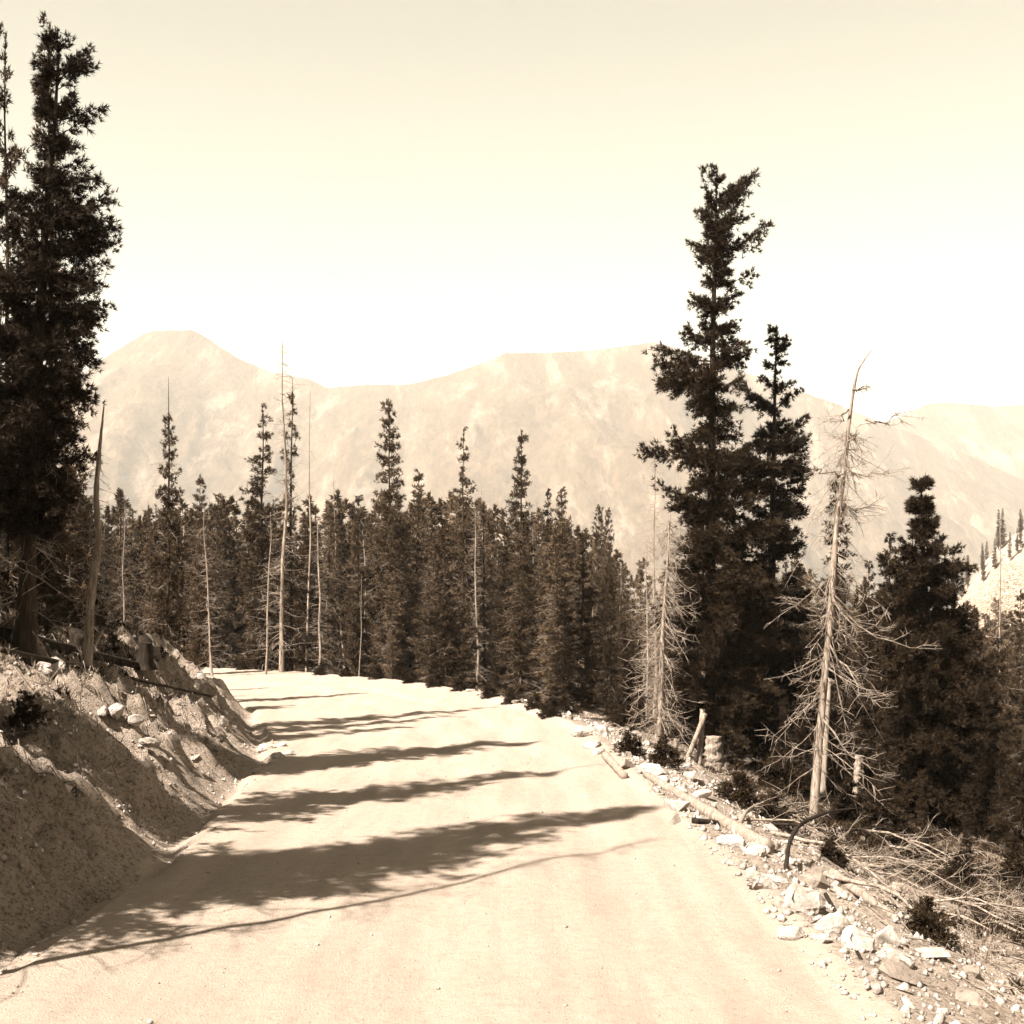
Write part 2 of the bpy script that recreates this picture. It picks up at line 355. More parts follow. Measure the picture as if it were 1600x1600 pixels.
def spruce(rng, H, ext, nb, z0=.06, tl=.11, twd=.016, K=3, dens=1., trunk_r=.10, lean=(0, 0), kink=.03, dead=30, dead_top=0., dead_z=(.05, .6), dead_len=.9, gap=.35, whorl=.42, bark='bark', top_bare=0):
    """ext(u, c): crown reach in metres at height fraction u, c = cos(azimuth) (+1 right, -1 left).  Returns trunk, crown, dead meshes (Geo)"""
    tr = Geo(); cr = Geo(); de = Geo()
    M_ = 9; zz = np.linspace(0, 1, M_)
    cxs = lean[0] * zz ** 1.3 + kink * np.concatenate([[0], np.cumsum(rng.standard_normal(M_ - 1))]) * .5
    cys = lean[1] * zz + kink * np.concatenate([[0], np.cumsum(rng.standard_normal(M_ - 1))]) * .5
    pts = np.stack([cxs, cys, zz * H], 1); pts[0, 2] = -.35
    rads = trunk_r * (1 - zz) ** .8 + .008; rads[0] *= 1.35
    stem(tr, rng, pts, rads, 9, 40, .06, True, .12)
    ctr = lambda z: np.stack([np.interp(z / H, zz, cxs), np.interp(z / H, zz, cys), z], 1)
    # live branches, in loose whorls
    ul = 1 - dead_top
    short = rng.random(nb) < .33
    u = z0 + (ul - z0) * (1 - rng.random(nb) ** .85)
    zb = u * H; zb = np.round(zb / whorl) * whorl * .35 + zb * .65; zb = np.clip(zb, .15, H * ul * .995); u = zb / H
    az = rng.uniform(0, 2 * np.pi, nb)
    L = np.array([ext(a, c) for a, c in zip(u / ul, np.cos(az))])
    lob = 1 + gap * 2.6 * vn(zb * 1.1, az * 1.3, int(rng.integers(1, 90)))
    lob = np.clip(lob, .2, 1.12)
    L = np.maximum(L * lob * rng.uniform(.72, 1.06, nb), .06); L = np.where(short, np.maximum(L * .45, .12), L)
    keep = (rng.random(nb) > gap * .25) & ((vn(zb * 1.5 + 3, az * .9, int(rng.integers(1, 90))) > -.5 + gap * .55) | short | (u < .3)); zb, az, L, u = zb[keep], az[keep], L[keep], u[keep]; nb = len(L)
    up = np.interp(u, [0, .35, .75, .95, 1], [-.28, -.12, .12, .6, 1.1]) + rng.normal(0, .12, nb)
    base = ctr(zb); s = np.linspace(0, 1, 6)[None, :, None]
    dirh = np.stack([np.cos(az), np.sin(az), 0 * az], 1)
    bend = rng.normal(0, .10, (nb, 1, 3))
    tip_up = .16 + rng.normal(0, .08, nb)
    def bp(i, f):       # point on branch i at fraction f
        f = f[:, None]
        return base[i] + L[i][:, None] * (dirh[i] * f + bend[i, 0] * f ** 2 + np.array([0, 0, 1.]) * (up[i][:, None] * f * 1.0 + tip_up[i][:, None] * f ** 2 - .0))
    ii = np.repeat(np.arange(nb), 5); ff = np.tile(np.linspace(0, .97, 5), nb)
    P = bp(ii, ff).reshape(nb, 5, 3)
    tubes(tr, P, (.007 + .011 * L)[:, None] * np.linspace(1, .3, 5)[None], 3)
    # side twigs with needle sprays
    nt_ = np.maximum((4 + L * 15) * dens, 3).astype(int)
    ti = np.repeat(np.arange(nb), nt_); T = len(ti)
    tf = np.clip(rng.beta(1.6, 1.1, T), .12, 1)
    side = rng.choice([-1, 1], T); ang = rng.uniform(.25, 1.2, T) * side * (1 - .5 * tf)
    a2 = az[ti] + ang
    td = np.stack([np.cos(a2), np.sin(a2), rng.normal(.06, .45, T) + up[ti] * .5], 1); td = nrm(td)
    tlen = (.10 + .34 * L[ti] * (1.15 - .75 * tf)) * rng.uniform(.6, 1.2, T)
    c0 = bp(ti, tf)
    nf = np.maximum((tlen / (tl * .55)).astype(int), 2)
    fi = np.repeat(np.arange(T), nf); F = len(fi)
    f2 = rng.random(F)
    C = c0[fi] + td[fi] * (tlen[fi] * f2)[:, None] + rng.normal(0, tl * .18, (F, 3))
    C[:, 2] -= .12 * (f2 ** 2) * tlen[fi]
    blades(cr, rng, C, td[fi] * .9 + np.array([0, 0, .25]), tl, twd, K, .55)
    # leader
    nl = 26; zl = rng.uniform(H * ul - .05 * H, H * ul + tl * .4, nl); Cl = ctr(np.clip(zl, 0, H)); Cl[:, 2] = zl
    blades(cr, rng, Cl, np.tile([0, 0, .8], (nl, 1)), tl * .9, twd, K, .5)
    # dead limbs
    if dead:
        zd = rng.uniform(dead_z[0], dead_z[1], dead) * H; azd = rng.uniform(0, 2 * np.pi, dead)
        dead_limbs(de, rng, ctr(zd), azd, dead_len * rng.uniform(.35, 1.1, dead) * (1 - .5 * zd / H), rng.normal(-.25, .3, dead), .011, 6)
    if dead_top > 0:
        n = 14; zd = rng.uniform(ul, .99, n) * H
        dead_limbs(de, rng, ctr(zd), rng.uniform(0, 2 * np.pi, n), rng.uniform(.08, .35, n), rng.normal(.1, .3, n), .007, 2)
    return tr, cr, de
def tree_obj(name, geos, mats, label, cat='tree', group=None, loc=(0, 0, 0)):
    root = link(name, None, None, loc); root.empty_display_size = .3; tag(root, label, cat, group)
    for nm, g, m in zip(('trunk', 'crown', 'dead_branches'), geos, mats):
        if g.n: tag(link(nm, g.mesh(nm, m, nm == 'trunk'), root), kind='stuff' if nm == 'dead_branches' else None)
    return root
cone = lambda w, pw=.8, low=.85: (lambda u, c: w * ((1 - u) ** pw) * (1 if u > .25 else low + (1 - low) * u / .25) + .05)

FG = 'spruces standing in the forest beyond the road bend'
def profile(Y, trunk_px, rows, z_base, H):
    """rows: (py, left px, right px) -> ext(u, c) in metres"""
    hs = np.array([(CAM_H - (r[0] - HOR) / FPX * Y - z_base) / H for r in rows])[::-1]
    l = np.array([(np.interp(r[0], *trunk_px) - r[1]) / FPX * Y for r in rows])[::-1]
    r_ = np.array([(r[2] - np.interp(r[0], *trunk_px)) / FPX * Y for r in rows])[::-1]
    def f(u, c):
        g_ = 1.2 if u < .45 else 1.06
        a = g_ * np.interp(u, hs, l); b = g_ * np.interp(u, hs, r_); w_ = (c + 1) / 2
        return max(.05, (a * (1 - w_) + b * w_))
    return f
def hero(px_base, Y, top_py, rows, seed, name, label, mats, top_px=None, nb=260, **k):
    x = at(px_base, Y); z = gz(x, Y); H = CAM_H + (HOR - top_py) / FPX * Y - z
    tpx = px_base if top_px is None else top_px
    ys = [top_py, 1300]; xs = [tpx, px_base]
    rng = np.random.default_rng(seed)
    g = spruce(rng, H, profile(Y, (ys, xs), rows, z, H), nb, lean=((tpx - px_base) / FPX * Y, 0), **k)
    return tree_obj(name, g, mats, label, 'tree', None, (x, Y, z))
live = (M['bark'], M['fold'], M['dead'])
mid = (M['bark'], M['fol'], M['dead'])

hero(1112, 25.5, 268, [(268, 1104, 1122), (295, 1094, 1140), (302, 1095, 1185), (325, 1098, 1170), (352, 1086, 1160), (375, 1105, 1165), (405, 1076, 1190), (440, 1098, 1192), (465, 1070, 1150), (500, 1102, 1152), (535, 1095, 1172), (562, 1030, 1172), (605, 1040, 1165), (645, 1088, 1168), (685, 1092, 1165), (705, 1040, 1180), (740, 1042, 1205), (790, 1062, 1215), (900, 1052, 1215), (1000, 1050, 1200), (1100, 1062, 1190), (1180, 1085, 1150)],
     101, 'spruce_tree', 'tallest dark spruce right of the road, ragged crown with a bent top', live, top_px=1118, nb=430, tl=.10, twd=.009, K=6, dens=1.5, trunk_r=.13, gap=.5, dead=40, whorl=.5, z0=.08)
hero(1200, 26.5, 515, [(515, 1202, 1214), (560, 1196, 1226), (600, 1190, 1228), (630, 1160, 1240), (660, 1150, 1245), (700, 1150, 1252), (745, 1150, 1245), (800, 1150, 1262), (850, 1150, 1255), (920, 1140, 1280), (1000, 1130, 1270), (1100, 1130, 1262), (1200, 1150, 1240)],
     102, 'spruce_tree', 'pointed dark spruce touching the right side of the tallest tree', live, top_px=1209, nb=330, tl=.10, twd=.009, K=6, dens=1.5, trunk_r=.11, gap=.45, dead=30)
hero(1448, 24, 758, [(758, 1436, 1446), (800, 1428, 1454), (840, 1428, 1462), (860, 1412, 1480), (900, 1385, 1495), (950, 1375, 1505), (1000, 1370, 1512), (1100, 1370, 1530), (1200, 1375, 1550), (1300, 1390, 1560), (1380, 1400, 1560)],
     103, 'spruce_tree', 'broad black spruce with a narrow spire top near the right edge', live, top_px=1441, nb=420, tl=.10, twd=.009, K=6, dens=1.5, trunk_r=.14, gap=.25, dead=14, z0=.03)
hero(38, 17, 72, [(72, 78, 100), (92, 62, 108), (130, 50, 130), (165, 38, 136), (200, 30, 132), (225, 52, 112), (250, 40, 106), (285, 30, 126), (310, 5, 150), (345, 0, 160), (400, -20, 166), (440, -25, 166), (480, -20, 142), (510, -20, 158), (540, -20, 160), (565, -20, 132), (600, -25, 128), (640, -30, 146), (700, -30, 146), (750, -30, 140), (800, -10, 110), (860, 0, 90)],
     104, 'spruce_tree', 'tall dark spruce with thick trunk at the left edge on the bank', live, top_px=88, nb=420, tl=.085, twd=.007, K=6, dens=1.5, trunk_r=.115, gap=.62, z0=.2, dead=46, dead_z=(.05, .35), whorl=.45)

# prototypes for the forest, all 10 m tall
PRO = []
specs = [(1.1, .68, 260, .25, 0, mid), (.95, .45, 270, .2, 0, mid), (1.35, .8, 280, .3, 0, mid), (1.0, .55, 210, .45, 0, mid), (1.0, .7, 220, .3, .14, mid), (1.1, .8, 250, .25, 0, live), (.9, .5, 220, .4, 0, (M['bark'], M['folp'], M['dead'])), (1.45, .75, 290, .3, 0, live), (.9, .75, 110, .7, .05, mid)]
for i, (wd_, pw, nb, gp, dt, ms) in enumerate(specs):
    rng = np.random.default_rng(300 + i)
    g = spruce(rng, 10, cone(wd_, pw, .8), nb, z0=.04, tl=.13, twd=.015, K=3, dens=1.1, trunk_r=.075, kink=.06, dead=75, dead_z=(.03, .7), dead_len=1.15, gap=gp, dead_top=dt)
    PRO.append(tuple((nm, gg.mesh(nm, m_, nm == 'trunk')) for nm, gg, m_ in zip(('trunk', 'crown', 'dead_branches'), g, ms)))
def snag_geo(rng, H, r, n, ln, pts=None, up=0.1, zr=(.08, .98), tw=4, S=9, curl=.25):
    tr = Geo(); de = Geo()
    if pts is None:
        k = rng.standard_normal((7, 2)).cumsum(0) * .085; k -= k[0]
        pts = np.stack([k[:, 0], k[:, 1], np.linspace(0, H, 7)], 1)
    pts = np.array(pts, float); pts[0, 2] -= .3
    nR = 9; rads = r * np.linspace(1, 0.0, nR) ** .8 + .008; rads[0] *= 1.25
    P = stem(tr, rng, pts, rads, S, 44, .07, True, .15)
    u = rng.uniform(*zr, n); b = np.stack([np.interp(u, np.linspace(0, 1, len(P)), P[:, i]) for i in range(3)], 1)
    dead_limbs(de, rng, b, rng.uniform(0, 2 * np.pi, n), ln * rng.uniform(.25, 1.1, n) * (1.05 - .6 * u), rng.normal(up, .3, n), .011, tw, curl)
    return tr, de
SNG = []
for i, (r, n, ln) in enumerate([(.06, 200, .95), (.05, 120, 1.0), (.04, 30, .25), (.055, 170, 1.2)]):
    rng = np.random.default_rng(400 + i); tr, de = snag_geo(rng, 10, r, n, ln, up=-.15)
    SNG.append((('trunk', tr.mesh('trunk', M['dead'], True)), ('dead_branches', de.mesh('dead_branches', M['dead']))))
prng = np.random.default_rng(55)
def plant(parts, name, label, x, y, H, group=None, rz=None, wid=1., tilt=(0, 0), zoff=0.):
    root = link(name, None, None, (x, y, gz(x, y) + zoff)); root.empty_display_size = .3
    s = H / 10; root.scale = (s * wid, s * wid, s); root.rotation_euler = (tilt[0], tilt[1], prng.uniform(0, 6.28) if rz is None else rz)
    tag(root, label, 'tree', group)
    for nm, me in parts: tag(link(nm, me, root), kind='stuff' if nm == 'dead_branches' else None)
    return root
def plant_px(parts, name, label, px, Y, top, **k):
    x = at(px, Y); H = CAM_H + (HOR - top) / FPX * Y - gz(x, Y)
    return plant(parts, name, label, x, Y, H, **k)
TAKEN = []
named = [  # proto, px, distance, top py, width, label
    (4, 262, 30, 588, .8, 'spruce with a long bare dead tip above the left bank'),
    (3, 412, 45, 636, 1.0, 'thin ragged spruce just left of the tall pale dead trunk'),
    (8, 455, 46, 590, .8, 'sparse spruce with a few tufts just right of the tall pale dead trunk'),
    (1, 605, 47, 634, .8, 'tallest dense columnar spruce at the middle of the forest edge'),
    (3, 722, 48, 674, .75, 'slim spruce with a crooked top midway between the two densest columns'),
    (0, 815, 47, 676, .8, 'tall cone-shaped spruce at the forest edge above the road\'s crest'),
    (5, 855, 62, 768, .8, 'blunt narrow spruce behind the right side of the cone-shaped one'),
    (1, 882, 52, 768, .8, 'round-topped spruce where the forest edge starts to fall to the right'),
    (2, 655, 58, 738, 1.0, 'bushy-topped spruce behind the densest column'),
    (0, 310, 42, 745, .8, 'small pointed spruce standing just right of the dead-tipped one'),
    (1, 185, 33, 768, .7, 'narrow spruce behind the pale leaning snag on the left bank'),
    (1, 935, 66, 795, .8, 'pair-topped far spruce above the descending forest edge'),
    (1, 952, 70, 800, .6, 'thin far spruce next to the pair-topped one'),
    (2, 560, 46, 800, .9, 'low bushy spruce left of the densest column at the road edge'),
    (2, 690, 43.5, 830, 1.1, 'low broad spruce on the outer edge of the bend'),
    (7, 790, 40, 850, .75, 'low dark spruce growing against the outer road edge'),
    (2, 1305, 27, 748, .85, 'tall spruce right behind the big leaning dead trunk'),
    (5, 1390, 30, 838, .9, 'dark spruce leaning into the left side of the broad black one'),
    (5, 1358, 38, 880, .9, 'smaller spruce between the leaning dead trunk and the broad black one'),
    (7, 1245, 30, 860, .9, 'dark spruce filling the gap right of the two tallest trees'),
    (0, 1520, 48, 948, .8, 'small spruce rising beside the broad black tree\'s right side'),
    (0, 1592, 46, 925, .8, 'small pointed spruce at the right edge of the view'),
    (2, 1575, 28, 1010, 1.1, 'leafy low spruce behind the slash at the right edge'),
    (7, 105, 23, 735, .9, 'dark spruce behind the thick trunk on the left bank'),
    (5, 55, 26, 560, .9, 'dark spruce partly hidden behind the thick left trunk'),
    (5, 130, 30, 760, .9, 'lower dark spruce just left of the pale leaning snag'),
    (5, 75, 21, 640, .9, 'dark spruce standing close to the right of the thick left trunk'),
    (7, 20, 27, 700, 1.0, 'low dark spruce behind and left of the thick left trunk'),
    (7, 85, 27, 800, 1.0, 'small black spruce low behind the thick left trunk'),
    (7, 150, 26, 850, .8, 'small dark spruce right behind the pale crooked snag'),
    (3, 8, 21, 60, .65, 'very thin sparse spruce cut by the left edge'),
    (7, -10, 24, 640, 1.0, 'dark spruce cut by the left edge behind the thin one'),
    (6, 1000, 36, 880, .8, 'pale green young spruce left of the bushy dead tree'),
    (7, 955, 31, 900, .7, 'dark young spruce below the road\'s right shoulder'),
    (7, 1085, 34, 840, .7, 'dark spruce hidden behind the tallest tree'),
    (7, 1160, 32, 830, .8, 'dark spruce between the two tallest trees'),
]
for pi, px, Y, top, wd_, lb in named:
    plant_px(PRO[pi], 'spruce_tree', lb, px, Y, top, wid=wd_); TAKEN.append((at(px, Y), Y))
snags = [
    (0, 440, 43.2, 532, .85, 0, 'tall straight pale dead trunk at the left end of the bend'),
    (2, 478, 47, 605, .8, -.02, 'thin bare dead pole leaning right behind the tall pale trunk'),
    (1, 332, 41, 790, 1.0, .02, 'twiggy pale dead tree at the left of the bend'),
    (1, 415, 42, 800, 1.0, 0, 'bushy dead tree just left of the tall pale trunk'),
    (0, 195, 29, 785, .8, 0, 'slim dead trunk standing behind the left bank\'s stump'),
    (0, 745, 44, 790, .8, 0, 'pale dead trunk right of the crooked-topped spruce'),
    (2, 560, 44.5, 900, 1.0, 0, 'short pale dead pole at the road edge left of the densest column'),
    (2, 540, 60, 735, .9, -.02, 'distant pale pole left of the densest column'),
    (1, 760, 70, 760, .9, 0, 'distant twiggy pole right of the crooked-topped spruce'),
    (1, 965, 36, 880, .8, 0, 'dead pole left of the bushy dead tree'),
    (3, 1010, 33, 838, .8, 0, 'twiggy dead tree behind the bushy dead tree'),
    (0, 1022, 35, 690, .7, .02, 'bare thin pole rising left of the tallest spruce'),
    (1, 1055, 37, 780, .7, 0, 'faint thin pole touching the tallest spruce\'s left side'),
    (1, 1555, 40, 806, .8, 0, 'tall thin dead spruce near the right edge'),
    (0, 1415, 24, 1020, .9, 0, 'pale broken trunk glimpsed inside the broad black spruce'),
    (2, 665, 46, 880, .9, 0, 'short dead pole right of the densest column'),
]
for pi, px, Y, top, wd_, ti, lb in snags:
    plant_px(SNG[pi], 'dead_tree', lb, px, Y, top, wid=wd_ * 1.15, tilt=(0, ti)); TAKEN.append((at(px, Y), Y))
# the rest of the forest
rng = np.random.default_rng(77); cnt = 0; MASS = []
for _ in range(20000):
    if cnt >= 300: break
    y = 30 + 85 * rng.random() ** 1.1; x = (rng.uniform(-60, 1660) - 800) / FPX * y
    dl, dr, al, ar = [float(v) for v in zones(x, y)]
    if dl < 0 and dr < .9: continue
    if dl > 0 and (dl < 3.2 or y < 24): continue
    if dr > 0 and y < 34 and x > 4.6: continue
    if dr > 0 and dr < 7 and rng.random() < .15: continue
    md = .7 if y < 60 else .9
    if any((x - a) ** 2 + (y - b) ** 2 < md ** 2 for a, b in TAKEN): continue
    px = 800 + FPX * x / y
    cap = np.interp(px, [-50, 150, 300, 420, 520, 600, 700, 850, 950, 1020, 1100, 1300, 1450, 1600], [700, 790, 790, 775, 785, 770, 770, 800, 850, 900, 900, 900, 960, 960])
    top = cap - (22 if rng.random() < .1 else 0) + abs(rng.normal(0, 26)) + (110 * rng.random() if y < 48 else 0)
    H = CAM_H + (HOR - top) / FPX * y - gz(x, y)
    if H < 2.2 or H > 15: continue
    TAKEN.append((x, y)); cnt += 1
    if rng.random() < .16:
        q = plant(SNG[int(rng.integers(0, 4))], 'dead_tree', 'one of the pale dead trunks standing among the massed spruces', x, y, H, 'pale dead trunks among the massed spruces', wid=rng.uniform(.8, 1.3), tilt=(rng.normal(0, .03), rng.normal(0, .03)))
    else:
        pi = int(rng.choice([0, 1, 2, 3, 5, 6, 8, 7, 1], p=[.16, .14, .15, .12, .13, .1, .06, .06, .08]))
        q = plant(PRO[pi], 'spruce_tree', 'one of the massed spruces filling the forest behind the road bend', x, y, H, 'massed spruces behind the road bend', wid=rng.uniform(.75, 1.25) * (1.3 if H < 6 else 1), tilt=(rng.normal(0, .02), rng.normal(0, .02)))
    MASS.append((px, y, q))
ZN = [(-1e9, 150, 'left of the pale crooked snag'), (150, 262, 'between crooked snag and dead-tipped spruce'), (262, 440, 'between dead-tipped spruce and tall pale trunk'), (440, 605, 'between tall pale trunk and densest column'), (605, 722, 'between densest column and crooked-topped spruce'),
      (722, 815, 'between crooked-topped and cone-shaped spruces'), (815, 1020, 'between cone-shaped spruce and bushy dead tree'), (1020, 1270, 'behind the two tallest trees'), (1270, 1440, 'between big crooked dead tree and black spruce'), (1440, 1e9, 'right of the broad black spruce')]
ORD = ['leftmost', 'second', 'third', 'fourth', 'fifth', 'sixth', 'seventh', 'eighth', 'ninth', 'tenth', 'eleventh', 'twelfth', 'thirteenth', 'fourteenth', 'fifteenth', 'sixteenth', 'seventeenth', 'eighteenth', 'nineteenth', 'twentieth']
TENS = {20: 'twentieth', 30: 'thirtieth', 40: 'fortieth', 50: 'fiftieth', 60: 'sixtieth'}
def nth(k):
    k += 1
    if k <= 20: return 'first' if k == 1 else ORD[k - 1]
    return TENS[k] if k % 10 == 0 else ['twenty', 'thirty', 'forty', 'fifty', 'sixty'][k // 10 - 2] + '-' + (['first'] + ORD[1:9])[k % 10 - 1]
for a_, b_, zn in ZN:
    for lo, hi, rw in ((0, 52, 'front'), (52, 72, 'middle'), (72, 999, 'back')):
        for kd, nm in (('spruce_tree', 'spruce'), ('dead_tree', 'dead trunk')):
            zs = sorted([m for m in MASS if a_ <= m[0] < b_ and lo <= m[1] < hi and m[2].name.startswith(kd)], key=lambda m: m[0])
            for k_, m_ in enumerate(zs): m_[2]['label'] = ((nth(k_) if k_ else 'leftmost') + (' from left' if k_ else '') + ' of the ' + rw + '-row ' + nm + 's ' + zn) if len(zs) > 1 else 'only ' + rw + '-row ' + nm + ' ' + zn
# past the three hundred nearest the wood is one mass
small = spruce(np.random.default_rng(350), 10, cone(1.15, .6, .8), 60, z0=.04, tl=.30, twd=.05, K=2, dens=.8, trunk_r=.07, kink=.05, dead=0, gap=.3)
sV = [np.concatenate(q_.V) for q_ in small[:2]]; sT = [np.concatenate(q_.T) if q_.T else None for q_ in small[:2]]; sQ = [np.concatenate(q_.Q) if q_.Q else None for q_ in small[:2]]
fo = Geo(); fr = np.random.default_rng(351)
for k in range(230):
    y = fr.uniform(66, 125); px = -60 + 1720 * (k + fr.random()) / 230; x = (px - 800) / FPX * y; z0_ = gz(x, y)
    cap = np.interp(px, [-50, 150, 300, 600, 700, 850, 950, 1020, 1100, 1300, 1450, 1600], [700, 785, 785, 772, 772, 800, 850, 885, 890, 890, 950, 955])
    H = min(max(CAM_H + (HOR - cap - abs(fr.normal(0, 34)) + (14 if fr.random() < .12 else 0)) / FPX * y - z0_, 3), 15) / 10; a = fr.uniform(0, 6.28); ca, sa = math.cos(a), math.sin(a)
    for V_, T_, Q_ in zip(sV[1:], sT[1:], sQ[1:]):
        W_ = V_ * H; fo.add(np.stack([W_[:, 0] * ca - W_[:, 1] * sa + x, W_[:, 0] * sa + W_[:, 1] * ca + y, W_[:, 2] + z0_], 1), T_, Q_)
tag(link('distant_forest', fo.mesh('distant_forest', M['fol'])), 'far spruce forest closing the gaps behind the nearer trees', 'forest', None, 'stuff')
# the row of far small trees on the sunlit hillside
hl = np.random.default_rng(8)
for i in range(46):
    y = hl.uniform(260, 330); x = .335 * y + hl.uniform(2, 40)
    plant(PRO[int(hl.integers(0, 3))], 'spruce_tree', 'tiny far spruce on the sunlit slope at the right edge', x, y, hl.uniform(5, 9), 'tiny far spruces on the sunlit slope', wid=.9)

# trees left of the view whose shadows cross the road
def caster(parts, tip_px, tip_py, H, label, wid=1., name='spruce_tree', rz=0.):
    y = CAM_H * FPX / (tip_py - HOR); x = (tip_px - 800) / FPX * y; bz = 2.5
    for _ in range(6):
        L = (H + bz) / math.tan(R(SUN_EL)); bx, by = x - SD[0] * L, y - SD[1] * L; bz = gz(bx, by)
    return plant(parts, name, label, bx, by, H, wid=wid, rz=rz)
caster(SNG[0], 1050, 1308, 10, 'dead tree upslope on the left, its thin shadow crossing nearest', .75, 'dead_tree')
caster(PRO[7], 1005, 1262, 10.5, 'dense spruce upslope on the left, its wide shadow crossing the road', 1.15)
caster(PRO[5], 790, 1290, 9.5, 'second dense spruce upslope whose shadow widens the broad band', .8, rz=2)
caster(PRO[4], 958, 1194, 11, 'dead-topped spruce upslope casting the tapering middle shadow', 1.0)
caster(PRO[3], 770, 1105, 10.5, 'thin-crowned spruce whose narrow shadow crosses just before the bend', .7, rz=2)
caster(PRO[2], 640, 1135, 8, 'spruce upslope on the left shading the road before the bend', .8)
caster(PRO[7], 470, 1330, 8.5, 'low broad spruce upslope darkening the foot of the left bank', 1.25, rz=1)
caster(PRO[7], 285, 1325, 8.5, 'dense low spruce upslope darkening the lower left bank', 1.2, rz=5)
caster(PRO[2], 250, 1395, 8, 'spruce upslope whose shadow lies over the bank\'s lowest corner', 1.2, rz=4)

cr_ = np.random.default_rng(12)
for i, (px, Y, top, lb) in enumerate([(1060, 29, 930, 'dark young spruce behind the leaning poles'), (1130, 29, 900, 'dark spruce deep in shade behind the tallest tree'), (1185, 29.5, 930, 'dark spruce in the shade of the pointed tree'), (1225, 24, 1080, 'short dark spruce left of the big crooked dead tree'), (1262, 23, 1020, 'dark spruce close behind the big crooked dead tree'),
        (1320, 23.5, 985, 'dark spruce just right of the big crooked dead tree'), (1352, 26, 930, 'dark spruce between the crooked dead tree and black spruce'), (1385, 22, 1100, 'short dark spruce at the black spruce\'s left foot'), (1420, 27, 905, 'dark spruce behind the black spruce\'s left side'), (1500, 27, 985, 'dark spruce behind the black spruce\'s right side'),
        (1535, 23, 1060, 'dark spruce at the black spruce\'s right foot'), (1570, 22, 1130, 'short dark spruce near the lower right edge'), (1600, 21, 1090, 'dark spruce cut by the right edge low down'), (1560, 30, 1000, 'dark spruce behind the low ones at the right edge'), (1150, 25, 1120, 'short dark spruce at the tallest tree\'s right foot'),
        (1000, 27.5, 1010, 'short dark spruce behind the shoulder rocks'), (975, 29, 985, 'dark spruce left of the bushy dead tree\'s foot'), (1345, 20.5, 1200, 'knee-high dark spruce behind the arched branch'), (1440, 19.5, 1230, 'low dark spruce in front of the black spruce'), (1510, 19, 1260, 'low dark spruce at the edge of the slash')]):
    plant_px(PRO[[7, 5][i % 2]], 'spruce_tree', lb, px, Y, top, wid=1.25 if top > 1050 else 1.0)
plant(PRO[7], 'spruce_tree', 'spruce just outside the left edge shading the thick trunk and black log', -9.4, 14.2, 9.0)
for k in range(6, 17):      # unseen spruces added uphill to darken the trees at the left edge
    y = 15 + 1.15 * k + cr_.uniform(-.3, .3); x = -.47 * y - 3.6 - (k % 3) * 1.3
    plant(PRO[[7, 5, 2][k % 3]], 'spruce_tree', 'unseen spruce added uphill to shade the left edge', x, y, cr_.uniform(7, 10.5), 'spruces of the uphill wood left of the view', wid=1.0)

# pale leaning snag on the left bank
def path_px(pts, Y, x0, y0, z0): return [((p - 800) / FPX * Y - x0, dy, CAM_H + (HOR - q) / FPX * Y - z0) for p, q, dy in pts]
def big_snag(label, Y, pts, r, n, ln, seed, **k):
    x, z = at(pts[0][0], Y), None; z = gz(x, Y)
    P = path_px(pts, Y, x, Y, z); P[0] = (0, 0, -.05)
    rng = np.random.default_rng(seed); tr, de = snag_geo(rng, 0, r, n, ln, P, **k)
    root = link('dead_tree', None, None, (x, Y, z)); tag(root, label, 'tree')
    link('trunk', tr.mesh('trunk', M['dead'], True), root); tag(link('dead_branches', de.mesh('dead_branches', M['dead']), root), kind='stuff')
    return root, P
big_snag('pale crooked dead snag on the left bank beside the dark stump', 18, [(134, 1015, 0), (143, 930, 0), (151, 850, .1), (150, 770, 0), (156, 700, 0), (166, 635, -.1)], .06, 110, .35, 501, up=-.5, zr=(.1, .75))
big_snag('bushy pale dead tree at the road\'s right shoulder', 24.5, [(1022, 1205, 0), (1033, 1120, 0), (1036, 1000, .1), (1042, 900, 0), (1047, 800, 0)], .075, 300, .85, 502, up=-.55, zr=(.2, .98), tw=8)
root, P = big_snag('big crooked pale dead tree with bent top right of the road', 19.3, [(1268, 1315, 0), (1276, 1200, 0), (1289, 1060, .05), (1298, 960, 0), (1308, 830, .1), (1322, 730, .1), (1330, 650, .1), (1338, 580, 0), (1362, 546, 0)], .064, 190, .8, 503, up=-.8, zr=(.12, .72), tw=9, curl=.42)
lr = np.random.default_rng(9)
